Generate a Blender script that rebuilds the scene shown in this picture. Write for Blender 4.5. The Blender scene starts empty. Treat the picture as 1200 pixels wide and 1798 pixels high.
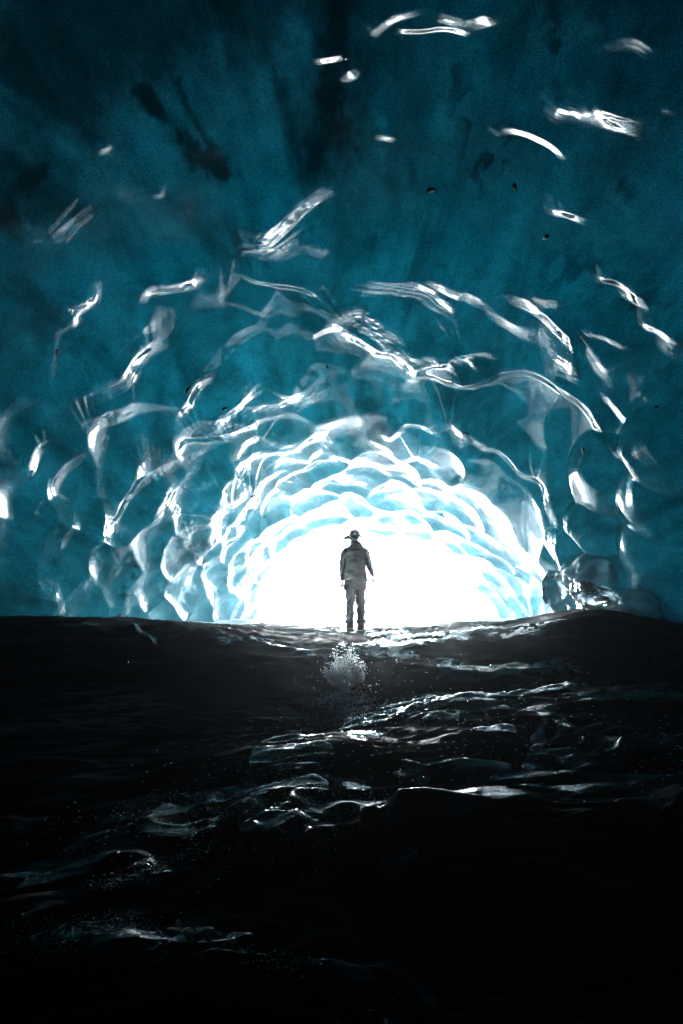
import bpy, bmesh, math, random
import numpy as np
from mathutils import Vector, Matrix

random.seed(7)
RNG = np.random.default_rng(11)
scene = bpy.context.scene
COL = scene.collection
F = 1000.0            # focal length in photograph pixels (picture 1200 x 1798)
CX, HY = 600.0, 1060.0  # vanishing column, horizon row

# ------------------------------------------------------------------ helpers
def link(o, parent=None):
    COL.objects.link(o)
    if parent is not None:
        o.parent = parent
    return o

def tag(o, label=None, cat=None, group=None, kind=None):
    if label: o['label'] = label
    if cat: o['category'] = cat
    if group: o['group'] = group
    if kind: o['kind'] = kind
    return o

def mesh_np(name, verts, quads=None, tris=None, mat=None, parent=None, smooth=True):
    me = bpy.data.meshes.new(name)
    verts = np.asarray(verts, np.float32).reshape(-1, 3)
    loops, starts, n = [], [], 0
    if quads is not None and len(quads):
        q = np.asarray(quads, np.int32).reshape(-1, 4)
        loops.append(q.ravel()); starts.append(np.arange(len(q)) * 4); n = len(q) * 4
    if tris is not None and len(tris):
        t = np.asarray(tris, np.int32).reshape(-1, 3)
        loops.append(t.ravel()); starts.append(n + np.arange(len(t)) * 3)
    loops = np.concatenate(loops).astype(np.int32); starts = np.concatenate(starts).astype(np.int32)
    me.vertices.add(len(verts)); me.vertices.foreach_set('co', verts.ravel())
    me.loops.add(len(loops)); me.loops.foreach_set('vertex_index', loops)
    me.polygons.add(len(starts)); me.polygons.foreach_set('loop_start', starts)
    me.update(calc_edges=True); me.validate()
    if smooth:
        me.polygons.foreach_set('use_smooth', np.ones(len(me.polygons), bool))
    if mat: me.materials.append(mat)
    return link(bpy.data.objects.new(name, me), parent)

def grid_quads(nr, nc, off=0):
    i = np.arange(nr - 1)[:, None] * nc + np.arange(nc - 1)[None, :]
    return (np.stack([i, i + 1, i + nc + 1, i + nc], -1).reshape(-1, 4) + off)

def attr(o, name, vals):
    a = o.data.attributes.new(name, 'FLOAT', 'POINT')
    a.data.foreach_set('value', np.asarray(vals, np.float32).ravel())

def hash3(i, j, k, s):
    h = (i * 374761393 + j * 668265263 + k * 2147483647 + s * 1274126177) & 0xFFFFFFFF
    h = ((h ^ (h >> 13)) * 1274126177) & 0xFFFFFFFF
    h = (h ^ (h >> 16)) & 0xFFFFFFFF
    return h.astype(np.float64) / 4294967295.0

def vnoise(p, seed=0):
    """smooth value noise, -1..1, p (...,3)"""
    f = np.floor(p); t = p - f; f = f.astype(np.int64)
    t = t * t * t * (t * (t * 6 - 15) + 10)
    r = 0
    for a in (0, 1):
        wa = t[..., 0] if a else 1 - t[..., 0]
        for b in (0, 1):
            wb = t[..., 1] if b else 1 - t[..., 1]
            for c in (0, 1):
                wc = t[..., 2] if c else 1 - t[..., 2]
                r = r + wa * wb * wc * hash3(f[..., 0] + a, f[..., 1] + b, f[..., 2] + c, seed)
    return r * 2 - 1

def fbm(p, octv=4, seed=0, gain=.5):
    r, a, q = 0, 1.0, np.array(p, float)
    for o in range(octv):
        r = r + a * vnoise(q, seed + o * 17); a *= gain; q = q * 2.03 + 3.7
    return r

def sstep(a, b, x):
    t = np.clip((x - a) / (b - a), 0, 1); return t * t * (3 - 2 * t)

def smax(a, b, k):
    h = np.clip(.5 + .5 * (a - b) / k, 0, 1); return b * (1 - h) + a * h + k * h * (1 - h)

def seg_dist(P, poly):
    """px distance of points P (...,2) to a polyline and running parameter 0..1"""
    best = np.full(P.shape[:-1], 1e9); tt = np.zeros(P.shape[:-1]); n = len(poly) - 1
    for i in range(n):
        a = np.array(poly[i], float)[:2]; b = np.array(poly[i + 1], float)[:2]; ab = b - a
        t = np.clip(((P - a) @ ab) / max(ab @ ab, 1e-9), 0, 1)
        d = np.linalg.norm(P - (a + t[..., None] * ab), axis=-1)
        m = d < best; best = np.where(m, d, best); tt = np.where(m, (i + t) / n, tt)
    return best, tt

# ------------------------------------------------------------------ materials
def new_mat(name):
    m = bpy.data.materials.new(name); m.use_nodes = True
    nt = m.node_tree; nt.nodes.clear()
    out = nt.nodes.new('ShaderNodeOutputMaterial')
    return m, nt, out

def N(nt, typ, **kw):
    n = nt.nodes.new(typ)
    for k, v in kw.items():
        if k in n.inputs: n.inputs[k].default_value = v
        else: setattr(n, k, v)
    return n

def ramp(nt, src, stops):
    r = nt.nodes.new('ShaderNodeValToRGB'); e = r.color_ramp.elements
    while len(e) < len(stops): e.new(.5)
    for el, (p, c) in zip(e, stops):
        el.position = p; el.color = c if len(c) == 4 else (*c, 1)
    nt.links.new(src, r.inputs[0]); return r

def mixc(nt, fac, a, b, mode='MIX'):
    m = nt.nodes.new('ShaderNodeMix'); m.data_type = 'RGBA'; m.blend_type = mode
    L = nt.links.new
    for v, s in ((fac, m.inputs[0]), (a, m.inputs[6]), (b, m.inputs[7])):
        if hasattr(v, 'links') or isinstance(v, bpy.types.NodeSocket): L(v, s)
        else: s.default_value = v if isinstance(v, (int, float)) else (*v, 1)
    return m.outputs[2]

def ice_material(name, deep, pale, coat_bump=.25, use_dirt_shade=True, sss=.0, streak=(1, 1, 1), pale_w=.55, thru=0, tint=(.75, .85, .9)):
    m, nt, out = new_mat(name); L = nt.links.new
    tc = N(nt, 'ShaderNodeTexCoord')
    mp = N(nt, 'ShaderNodeMapping'); mp.inputs['Scale'].default_value = streak; L(tc.outputs['Object'], mp.inputs[0])
    n1 = N(nt, 'ShaderNodeTexNoise', Scale=.55, Detail=5.0, Roughness=.6); L(tc.outputs['Object'], n1.inputs['Vector'])
    n2 = N(nt, 'ShaderNodeTexNoise', Scale=3.2, Detail=4.0, Roughness=.65, Distortion=.6); L(tc.outputs['Object'], n2.inputs['Vector'])
    n3 = N(nt, 'ShaderNodeTexNoise', Scale=70.0, Detail=3.0, Roughness=.7); L(tc.outputs['Object'], n3.inputs['Vector'])
    c = mixc(nt, ramp(nt, n1.outputs[0], [(.35, (0, 0, 0)), (.72, (pale_w,) * 3)]).outputs[0], deep, pale)
    c = mixc(nt, .55, c, ramp(nt, n2.outputs[0], [(.32, (.55,) * 3), (.6, (1.05,) * 3)]).outputs[0], 'MULTIPLY')
    # air bubbles: fine pale grain in the ice
    c = mixc(nt, .9, c, ramp(nt, n3.outputs[0], [(.36, (.45,) * 3), (.64, (1.6,) * 3)]).outputs[0], 'MULTIPLY')
    if use_dirt_shade:
        at = N(nt, 'ShaderNodeAttribute'); at.attribute_name = 'dirt_and_shade'
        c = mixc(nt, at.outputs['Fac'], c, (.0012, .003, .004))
    b = N(nt, 'ShaderNodeBsdfPrincipled')
    L(c, b.inputs['Base Color'])
    b.inputs['Roughness'].default_value = .6
    b.inputs['Specular IOR Level'].default_value = 0
    if sss:
        b.inputs['Subsurface Weight'].default_value = sss
        b.inputs['Subsurface Radius'].default_value = (.1, .3, .4)
        b.inputs['Subsurface Scale'].default_value = .35
    b.inputs['Coat Weight'].default_value = 1
    b.inputs['Coat IOR'].default_value = 1.34
    b.inputs['Coat Roughness'].default_value = .035
    s1 = N(nt, 'ShaderNodeTexNoise', Scale=9.0, Detail=5.0, Roughness=.55, Distortion=.3); L(mp.outputs[0], s1.inputs['Vector'])
    s2 = N(nt, 'ShaderNodeTexNoise', Scale=55.0, Detail=3.0, Roughness=.6); L(mp.outputs[0], s2.inputs['Vector'])
    ad = N(nt, 'ShaderNodeMath', operation='MULTIPLY_ADD'); L(s2.outputs[0], ad.inputs[0]); ad.inputs[1].default_value = .08; L(s1.outputs[0], ad.inputs[2])
    bp = N(nt, 'ShaderNodeBump', Strength=coat_bump, Distance=.03); L(ad.outputs[0], bp.inputs['Height'])
    L(bp.outputs[0], b.inputs['Coat Normal'])
    if thru:
        # daylight that soaks through the glacier: the body of the ice absorbs red first
        t = N(nt, 'ShaderNodeBsdfTranslucent'); L(mixc(nt, 1.0, c, (3.2, 3.2, 3.2), 'MULTIPLY'), t.inputs[0])
        t.inputs[0].default_value = (.7, .8, .85, 1)
        tr = mixc(nt, .9, tint, ramp(nt, n3.outputs[0], [(.36, (.5,) * 3), (.64, (1.45,) * 3)]).outputs[0], 'MULTIPLY')
        tr = mixc(nt, .6, tr, ramp(nt, n2.outputs[0], [(.32, (.55,) * 3), (.6, (1.05,) * 3)]).outputs[0], 'MULTIPLY')
        tr = mixc(nt, .8, tr, ramp(nt, n1.outputs[0], [(.32, (.5,) * 3), (.68, (1.25,) * 3)]).outputs[0], 'MULTIPLY')
        # layers of clearer and cloudier ice running through the glacier
        ml = N(nt, 'ShaderNodeMapping'); ml.inputs['Scale'].default_value = (1.5, .32, 1.1); ml.inputs['Rotation'].default_value = (.3, .35, .75); L(tc.outputs['Object'], ml.inputs[0])
        nl = N(nt, 'ShaderNodeTexNoise', Scale=1.0, Detail=5.0, Roughness=.58, Distortion=.9); L(ml.outputs[0], nl.inputs['Vector'])
        tr = mixc(nt, .85, tr, ramp(nt, nl.outputs[0], [(.34, (.38,) * 3), (.5, (.95,) * 3), (.66, (1.3,) * 3)]).outputs[0], 'MULTIPLY')
        if use_dirt_shade: tr = mixc(nt, at.outputs['Fac'], tr, (.01, .012, .013))
        L(tr, t.inputs[0])
        ad2 = N(nt, 'ShaderNodeMixShader'); ad2.inputs[0].default_value = thru
        b.inputs['Coat Weight'].default_value = 0
        gl = N(nt, 'ShaderNodeBsdfGlossy'); gl.inputs['Roughness'].default_value = .015; L(bp.outputs[0], gl.inputs['Normal'])
        fr = N(nt, 'ShaderNodeFresnel', IOR=1.47); L(bp.outputs[0], fr.inputs['Normal'])
        mg = N(nt, 'ShaderNodeMixShader'); L(fr.outputs[0], mg.inputs[0])
        L(b.outputs[0], ad2.inputs[1]); L(t.outputs[0], ad2.inputs[2])
        L(ad2.outputs[0], mg.inputs[1]); L(gl.outputs[0], mg.inputs[2]); L(mg.outputs[0], out.inputs['Surface'])
        if use_dirt_shade:
          va = N(nt, 'ShaderNodeVolumeAbsorption', Density=1.0); va.inputs['Color'].default_value = (.0, .565, .613, 1)
          L(va.outputs[0], out.inputs['Volume'])
    else:
        L(b.outputs[0], out.inputs['Surface'])
    return m

M = {}
M['ice'] = ice_material('blue glacier ice', (.007, .115, .15), (.032, .175, .205), .022, True, 0, (1, .45, 1), thru=.35)
M['ice_solid'] = ice_material('solid blue ice', (.012, .16, .23), (.07, .30, .37), .05, False, 0, (1, .6, 1), thru=.6, tint=(.06, .32, .42))
def clear_ice(name, col, rough, trans):
    m, nt, out = new_mat(name); L = nt.links.new
    tc = N(nt, 'ShaderNodeTexCoord')
    n1 = N(nt, 'ShaderNodeTexNoise', Scale=3.0, Detail=6.0, Roughness=.65, Distortion=.8); L(tc.outputs['Object'], n1.inputs['Vector'])
    n2 = N(nt, 'ShaderNodeTexNoise', Scale=1.2, Detail=3.0); L(tc.outputs['Object'], n2.inputs['Vector'])
    b = N(nt, 'ShaderNodeBsdfPrincipled')
    L(ramp(nt, n1.outputs[0], [(.3, tuple(c * .75 for c in col)), (.7, col)]).outputs[0], b.inputs['Base Color'])
    b.inputs['IOR'].default_value = 1.31
    L(ramp(nt, n2.outputs[0], [(.35, (rough,) * 3), (.65, (rough * 2,) * 3)]).outputs[0], b.inputs['Roughness'])
    b.inputs['Transmission Weight'].default_value = trans
    b.inputs['Coat Weight'].default_value = .6; b.inputs['Coat Roughness'].default_value = .03
    bp = N(nt, 'ShaderNodeBump', Strength=.12, Distance=.02); L(n1.outputs[0], bp.inputs['Height']); L(bp.outputs[0], b.inputs['Normal'])
    L(b.outputs[0], out.inputs['Surface']); return m
M['ice_pale'] = clear_ice('cloudy boulder ice', (.50, .76, .82), .5, .7)
M['ice_clear'] = clear_ice('clear rim ice', (.88, .95, .97), .12, .93)
def rock_material():
    m, nt, out = new_mat('wet dark bedrock'); L = nt.links.new
    tc = N(nt, 'ShaderNodeTexCoord')
    mp = N(nt, 'ShaderNodeMapping'); mp.inputs['Scale'].default_value = (.5, 1.6, 2.5); mp.inputs['Rotation'].default_value = (.1, .12, .25)
    L(tc.outputs['Object'], mp.inputs[0])
    n1 = N(nt, 'ShaderNodeTexNoise', Scale=3.0, Detail=8.0, Roughness=.62, Distortion=.4); L(mp.outputs[0], n1.inputs['Vector'])
    n2 = N(nt, 'ShaderNodeTexNoise', Scale=26.0, Detail=6.0, Roughness=.65); L(mp.outputs[0], n2.inputs['Vector'])
    n3 = N(nt, 'ShaderNodeTexNoise', Scale=1.1, Detail=4.0); L(tc.outputs['Object'], n3.inputs['Vector'])
    b = N(nt, 'ShaderNodeBsdfPrincipled')
    L(ramp(nt, n1.outputs[0], [(.3, (.0028, .0036, .0042)), (.75, (.009, .011, .0125))]).outputs[0], b.inputs['Base Color'])
    L(ramp(nt, n3.outputs[0], [(.35, (.42,) * 3), (.65, (.7,) * 3)]).outputs[0], b.inputs['Roughness'])
    b.inputs['Specular IOR Level'].default_value = .03
    ad = N(nt, 'ShaderNodeMath', operation='MULTIPLY_ADD'); L(n2.outputs[0], ad.inputs[0]); ad.inputs[1].default_value = .3; L(n1.outputs[0], ad.inputs[2])
    bp = N(nt, 'ShaderNodeBump', Strength=.55, Distance=.05); L(ad.outputs[0], bp.inputs['Height'])
    L(bp.outputs[0], b.inputs['Normal']); L(b.outputs[0], out.inputs['Surface'])
    return m
M['rock'] = rock_material()

def water_material():
    m, nt, out = new_mat('running meltwater'); L = nt.links.new
    tc = N(nt, 'ShaderNodeTexCoord')
    mp = N(nt, 'ShaderNodeMapping'); mp.inputs['Scale'].default_value = (1, 2.2, 1); mp.inputs['Rotation'].default_value = (0, 0, -.35)
    L(tc.outputs['Object'], mp.inputs[0])
    n1 = N(nt, 'ShaderNodeTexNoise', Scale=15.0, Detail=2.0, Roughness=.6, Distortion=.6); L(mp.outputs[0], n1.inputs['Vector'])
    n2 = N(nt, 'ShaderNodeTexNoise', Scale=62.0, Detail=1.0, Roughness=.5, Distortion=.5); L(mp.outputs[0], n2.inputs['Vector'])
    b = N(nt, 'ShaderNodeBsdfPrincipled')
    b.inputs['Base Color'].default_value = (.004, .006, .007, 1)
    b.inputs['Roughness'].default_value = .04; b.inputs['IOR'].default_value = 1.33; b.inputs['Specular IOR Level'].default_value = .85
    ad = N(nt, 'ShaderNodeMath', operation='MULTIPLY_ADD'); L(n2.outputs[0], ad.inputs[0]); ad.inputs[1].default_value = .16
    sc_ = N(nt, 'ShaderNodeMath', operation='MULTIPLY'); L(n1.outputs[0], sc_.inputs[0]); sc_.inputs[1].default_value = .30; L(sc_.outputs[0], ad.inputs[2])
    bp = N(nt, 'ShaderNodeBump', Strength=1.0, Distance=.022); L(ad.outputs[0], bp.inputs['Height'])
    L(bp.outputs[0], b.inputs['Normal']); L(b.outputs[0], out.inputs['Surface'])
    return m
M['water'] = water_material()

def plain(name, col, rough=.6, noise=8.0, var=.25, bump=.2, spec=.3, trans=0, transl=0):
    m, nt, out = new_mat(name); L = nt.links.new
    tc = N(nt, 'ShaderNodeTexCoord')
    n = N(nt, 'ShaderNodeTexNoise', Scale=noise, Detail=5.0, Roughness=.6); L(tc.outputs['Object'], n.inputs['Vector'])
    b = N(nt, 'ShaderNodeBsdfPrincipled')
    lo = tuple(c * (1 - var) for c in col); hi = tuple(min(1, c * (1 + var)) for c in col)
    L(ramp(nt, n.outputs[0], [(.3, lo), (.7, hi)]).outputs[0], b.inputs['Base Color'])
    b.inputs['Roughness'].default_value = rough; b.inputs['Specular IOR Level'].default_value = spec
    b.inputs['Transmission Weight'].default_value = trans
    if trans: b.inputs['IOR'].default_value = 1.33
    if bump:
        bp = N(nt, 'ShaderNodeBump', Strength=bump, Distance=.02); L(n.outputs[0], bp.inputs['Height']); L(bp.outputs[0], b.inputs['Normal'])
    if transl:
        t = N(nt, 'ShaderNodeBsdfTranslucent'); t.inputs[0].default_value = (*col, 1)
        mx = N(nt, 'ShaderNodeMixShader'); mx.inputs[0].default_value = transl
        L(b.outputs[0], mx.inputs[1]); L(t.outputs[0], mx.inputs[2]); L(mx.outputs[0], out.inputs['Surface'])
    else: L(b.outputs[0], out.inputs['Surface'])
    return m
M['snow'] = plain('snow', (.86, .90, .94), .7, 2.0, .06, .3)
M['skin'] = plain('skin', (.36, .22, .16), .5, 20, .1, .05)
M['jacket'] = plain('dark jacket cloth', (.03, .035, .042), .8, 14, .3, .3, .15)
M['trouser'] = plain('dark trouser cloth', (.02, .022, .026), .8, 16, .3, .3, .15)
M['boot'] = plain('boot leather', (.015, .014, .013), .5, 20, .3, .2)
M['felt'] = plain('felt hat', (.02, .02, .022), .85, 30, .3, .15, .1)
M['hair'] = plain('brown hair', (.04, .025, .015), .6, 60, .3, .2)
M['stone'] = plain('embedded stone', (.012, .012, .013), .6, 18, .4, .4)
M['drop'] = plain('water drop', (.95, .98, 1), .02, 5, .01, 0, .5, 1.0)
M['foam'] = plain('white water foam and glint flecks', (.6, .69, .72), .3, 30, .1, .1, .5, 0, .6)

# ------------------------------------------------------------------ ice cave: the vault
YT = np.array([-8, 0, 4, 7, 9, 10.5, 12, 13.5, 15, 18, 22, 24.])
LW = np.array([5.4, 5.9, 5.9, 5.9, 5.75, 5.4, 5.0, 4.75, 4.5, 4.1, 3.75, 4.0])
RW = np.array([5.4, 5.8, 5.8, 5.8, 5.6, 5.3, 4.95, 5.4, 6.0, 6.3, 6.5, 6.8])
TZ = np.array([5.0, 5.7, 5.45, 5.12, 4.76, 4.4, 3.9, 3.62, 3.3, 2.75, 2.4, 2.5])
Z0 = -1.6

def smooth_tab(y, T):
    ys = np.linspace(-9, 26, 701); v = np.interp(ys, YT, T)
    k = np.exp(-np.linspace(-2.2, 2.2, 41) ** 2); k /= k.sum()
    v = np.convolve(np.pad(v, 20, mode='edge'), k, 'valid')
    return np.interp(y, ys, v)

PEX = 1.9
def vault_f(x, y, z):
    w = np.where(x < 0, smooth_tab(y, LW), smooth_tab(y, RW)); h = smooth_tab(y, TZ) - Z0
    return (np.abs(x) / w) ** PEX + np.clip((z - Z0) / h, 0, None) ** PEX - 1

def cast(px, py):
    """photograph pixel -> point on the smooth vault"""
    a = (px - CX) / F; b = (HY - py) / F
    D = np.concatenate([np.linspace(3, 23.9, 900)])
    f = vault_f(a * D, D, b * D)
    i = np.argmax(f > 0)
    if f[i] <= 0: i = len(D) - 1
    lo, hi = D[max(i - 1, 0)], D[i]
    for _ in range(25):
        m = .5 * (lo + hi)
        if vault_f(np.array(a * m), np.array(m), np.array(b * m)) > 0: hi = m
        else: lo = m
    return np.array([a * hi, hi, b * hi])

def build_vault():
    NC = 900
    th = np.linspace(.0, np.pi, NC)
    yf = 1 / np.linspace(1 / 24.0, 1 / 3.8, 980)[::-1]     # near -> far
    yb = np.linspace(-8, 3.75, 50)
    y = np.concatenate([yb, yf]); NR = len(y)
    Y, TH = np.meshgrid(y, th, indexing='ij')
    # equalise arc sampling a little
    c, s = np.cos(TH), np.sin(TH)
    W = np.where(c > 0, smooth_tab(Y, RW), smooth_tab(Y, LW)); H = smooth_tab(Y, TZ) - Z0
    X = W * np.sign(c) * np.abs(c) ** (2 / PEX); Z = Z0 + H * np.abs(s) ** (2 / PEX)
    P = np.stack([X, Y, Z], -1)
    du = np.gradient(P, axis=1); dv = np.gradient(P, axis=0)
    Nn = np.cross(du, dv); Nn /= np.linalg.norm(Nn, axis=-1, keepdims=True) + 1e-9
    inward = np.stack([-X * .3 , 0 * X, -(Z - Z0) - .2], -1)
    sg = np.sign((Nn * inward).sum(-1, keepdims=True)); sg[sg == 0] = 1
    Nn = Nn * sg
    U = np.concatenate([np.zeros((NR, 1)), np.cumsum(np.linalg.norm(np.diff(P, axis=1), axis=-1), 1)], 1)
    U = U - U[:, NC // 2][:, None]      # arc length from the crown, + to the left wall
    h = np.zeros_like(X)
    # broad swells of the ice
    h += (.07 + .08 * sstep(9, 13, Y)) * fbm(P * np.array([.28, .14, .28]), 3, 5)
    # scallops: parabolic dishes that meet in rounded ridges
    far = sstep(6.8, 11.5, Y)
        # wall strength
    leftw = sstep(2.6, 4.2, -X) * sstep(6.3, 8.5, Y)
    amp = .04 + .8 * far + .65 * leftw * (1 - far)
    amp *= 1 - .65 * sstep(4.0, 5.0, X) * sstep(13, 11.5, Y)
    q = np.stack([U, Y, 0 * U], -1)
    wu = U + .34 * fbm(q * .75, 2, 31, .35); wv = Y + .34 * fbm(q * .75, 2, 47, .35)
    for (cu, cv, dep, seed) in ((.92, 1.15, .30, 3), (.46, .66, .028, 9)):
        a = wu / cu; b = wv / cv
        ia, ib = np.floor(a).astype(np.int64), np.floor(b).astype(np.int64)
        acc = np.zeros_like(a); K = 20.0
        for di in (-1, 0, 1):
            for dj in (-1, 0, 1):
                I, J = ia + di, ib + dj
                jx = hash3(I, J, 0 * I, seed); jy = hash3(I, J, 0 * I + 1, seed); jo = hash3(I, J, 0 * I + 2, seed)
                da = a - I - .1 - .8 * jx; db = b - J - .1 - .8 * jy
                acc += np.exp(-K * (da * da + db * db + .18 * jo))
        f1 = -np.log(acc + 1e-12) / K
        h += dep * amp * f1 * (1.6 if dep < .1 else 1 + .45 * sstep(13, 17, Y)) * (1 if dep > .1 else sstep(11, 14, Y) + .0)
    # the traced scallop lips
    OPEN = np.array([.8, 25, 1.0])
    P1 = P + Nn * h[..., None]
    N1 = np.cross(np.gradient(P1, axis=1), np.gradient(P1, axis=0)); N1 /= np.linalg.norm(N1, axis=-1, keepdims=True) + 1e-9
    N1 = N1 * np.sign((N1 * Nn).sum(-1, keepdims=True))
    def grid_at(R):
        cw = np.where(R[:, 0] > 0, smooth_tab(R[:, 1], RW), smooth_tab(R[:, 1], LW)); hh_ = smooth_tab(R[:, 1], TZ) - Z0
        c_ = np.sign(R[:, 0]) * (np.abs(R[:, 0]) / cw) ** (PEX / 2); s_ = np.clip((R[:, 2] - Z0) / hh_, 0, None) ** (PEX / 2)
        t_ = np.arctan2(s_, c_)
        return np.clip(np.searchsorted(y, R[:, 1]), 0, NR - 1), np.clip(np.round(t_ / np.pi * (NC - 1)).astype(int), 0, NC - 1)
    for pts, w, s_ in ICE_STROKES:
        pp = np.array(pts, float)          # run both ends on a little so that the lip can die away gently
        d0 = pp[0] - pp[1]; d1 = pp[-1] - pp[-2]
        pp = np.concatenate([[pp[0] + d0 / np.linalg.norm(d0) * 1.1 * w], pp, [pp[-1] + d1 / np.linalg.norm(d1) * 1.1 * w]])
        Q = [cast(px, py) for px, py in pp]
        # resample
        Q = np.array(Q); seg = np.linalg.norm(np.diff(Q, axis=0), axis=1); L = np.concatenate([[0], np.cumsum(seg)])
        n = max(6, int(L[-1] / .07)); t = np.linspace(0, L[-1], n)
        R = np.stack([np.interp(t, L, Q[:, k]) for k in range(3)], -1)
        for _ in range(2):
            R[1:-1] = .25 * R[:-2] + .5 * R[1:-1] + .25 * R[2:]
        T = np.gradient(R, axis=0); T /= np.linalg.norm(T, axis=1, keepdims=True) + 1e-9
        # ice normal at the stroke
        gi, gj = grid_at(R); n_ = N1[gi, gj]
        for _ in range(3): n_[1:-1] = .25 * n_[:-2] + .5 * n_[1:-1] + .25 * n_[2:]
        n_ /= np.linalg.norm(n_, axis=1, keepdims=True); nb = Nn[gi, gj]
        fdir = np.cross(T, nb)
        if (fdir @ np.array([0, 1., 0])).sum() < 0: fdir = -fdir
        fdir /= np.linalg.norm(fdir, axis=1, keepdims=True)
        tc = -R / np.linalg.norm(R, axis=1, keepdims=True)
        have = (n_ * fdir).sum(1) / np.clip((n_ * nb).sum(1), .15, None); haveT = (n_ * T).sum(1) / np.clip((n_ * nb).sum(1), .15, None)
        best = np.full(n, 1e9); Hh = np.zeros_like(R)
        for ox in np.linspace(-2.8, 5.6, 13):        # which part of the bright opening this lip can mirror
            for oz in (.5, 1.1, 1.6):
                to = np.array([ox, 24.5, oz]) - R; to /= np.linalg.norm(to, axis=1, keepdims=True)
                hc = tc + to; hc /= np.linalg.norm(hc, axis=1, keepdims=True)
                wf = (hc * fdir).sum(1) / np.clip((hc * nb).sum(1), .15, None) - have
                cost = np.abs((hc * T).sum(1) / np.clip((hc * nb).sum(1), .15, None) - haveT) + .05 * np.abs(ox - 1.2) / 4 + np.where(wf < .08, .3 + .08 - wf, 0)
                mm = cost < best; best[mm] = cost[mm]; Hh[mm] = hc[mm]
        for _ in range(14): Hh[1:-1] = .25 * Hh[:-2] + .5 * Hh[1:-1] + .25 * Hh[2:]
        # slope wanted along fdir, less the slope the ice already has there
        want = (Hh * fdir).sum(1) / np.clip((Hh * nb).sum(1), .15, None)
        tanA = np.clip(want - have, -.7, 1.5)
        for _ in range(12): tanA[1:-1] = .25 * tanA[:-2] + .5 * tanA[1:-1] + .25 * tanA[2:]
        # world width of the strip: w pixels seen along fdir
        eps = .02
        p0 = np.stack([R[:, 0] / R[:, 1], R[:, 2] / R[:, 1]], -1); R2 = R + fdir * eps
        p1 = np.stack([R2[:, 0] / R2[:, 1], R2[:, 2] / R2[:, 1]], -1)
        ppm = np.linalg.norm(p1 - p0, axis=1) / eps * F
        Ww = np.clip(2.1 * w / np.maximum(ppm, 8), .06, .85)
        A = np.clip(tanA * Ww * s_, -.12, .20)
        tp = np.linspace(0, 1, n); taper = np.sin(np.pi * np.clip(tp, 0.0, 1.0)) ** .5
        taper = np.clip(np.minimum(tp, 1 - tp) * L[-1] / (1.9 * Ww.mean() + .06), 0, 1); taper = taper * taper * (3 - 2 * taper)
        back = 2.6 * Ww + .18
        mx = back.max() + .1
        lo, hi = R.min(0) - mx, R.max(0) + mx
        rows = np.where((y >= lo[1]) & (y <= hi[1]))[0]
        if not len(rows): continue
        r0, r1 = rows[0], rows[-1] + 1
        m = ((X[r0:r1] >= lo[0]) & (X[r0:r1] <= hi[0]) & (Z[r0:r1] >= lo[2]) & (Z[r0:r1] <= hi[2]))
        idx = np.argwhere(m)
        if not len(idx): continue
        V = P[r0:r1][m]
        V32 = V.astype(np.float32); bestd = np.full(len(V), 1e9, np.float32); fb = np.zeros(len(V), np.float32)
        for k in range(n - 1):
            a0 = R[k].astype(np.float32); ab = (R[k + 1] - R[k]).astype(np.float32)
            rr_ = V32 - a0; t_ = np.clip((rr_ @ ab) / max(float(ab @ ab), 1e-9), 0, 1)
            d = ((rr_ - t_[:, None] * ab) ** 2).sum(1); mm = d < bestd; bestd[mm] = d[mm]; fb[mm] = k + t_[mm]
        fb = np.clip(fb, 0, n - 1.0001); b0_ = fb.astype(int); bf = fb - b0_
        lp = lambda a_: (a_[b0_] * (1 - bf) + a_[b0_ + 1] * bf) if a_.ndim == 1 else (a_[b0_] * (1 - bf)[:, None] + a_[b0_ + 1] * bf[:, None])
        fd = lp(fdir); fd /= np.linalg.norm(fd, axis=1, keepdims=True); r = V - lp(R); rl = np.linalg.norm(r, axis=1)
        sd = (r * fd).sum(1); over = np.where((fb <= 0) | (fb >= n - 1.001), np.abs((r * lp(T)).sum(1)), 0)
        sd = np.where(over > 0, sd, np.sign(sd) * rl)
        Wl, bl = lp(Ww), lp(back)
        # wobble of the lip
        sd = sd + Wl * .14 * vnoise(V * 3.0, 77) + Wl * .03 * vnoise(V * 15.0, 78)
        up = sstep(-bl, -.5 * Wl, sd)              # slow swell towards the lip
        u = np.clip((sd + .5 * Wl) / Wl, -.3, 1.3)
        dn = 1 - np.clip(np.where(u < .15, .5 * (np.clip(u + .15, 0, None)) ** 2 / .3,
                 np.where(u > .85, 1 - .5 * np.clip(1.15 - u, 0, None) ** 2 / .3, u)), 0, 1)
        end = np.exp(-(over / (.6 * Wl + .02)) ** 2)
        along = fb * (L[-1] / (n - 1))
        hh = lp(A) * up * dn * lp(taper) * end
        hh += .006 * Wl * vnoise(np.stack([along * 2.2, sd * 46, 0 * sd + len(pts)], -1), 79) * up * sstep(1.2, .8, u) * lp(taper) * end
        sub = h[r0:r1]; sub[m] += hh
    # big bulges of the right wall, meeting in soft creases
    cap = np.zeros_like(h)
    for (px, py, rad, a_) in BULGES:
        c0 = cast(px, py); Dv = (P - c0); d2 = (Dv ** 2).sum(-1) / rad ** 2 * (1 + .25 * vnoise(P * 1.6, 5))
        if a_ > 0: cap = smax(cap, a_ * (np.sqrt(np.clip(1.15 - d2, 0, None) + .02) - .14) * (d2 < 1.15), .035)
        else: h += a_ * np.exp(-1.2 * d2 ** 1.3)
    h += cap
    fade = sstep(-7.5, -2, Y) * .7 + .3
    Pd = P + Nn * (h * fade)[..., None]
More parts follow.
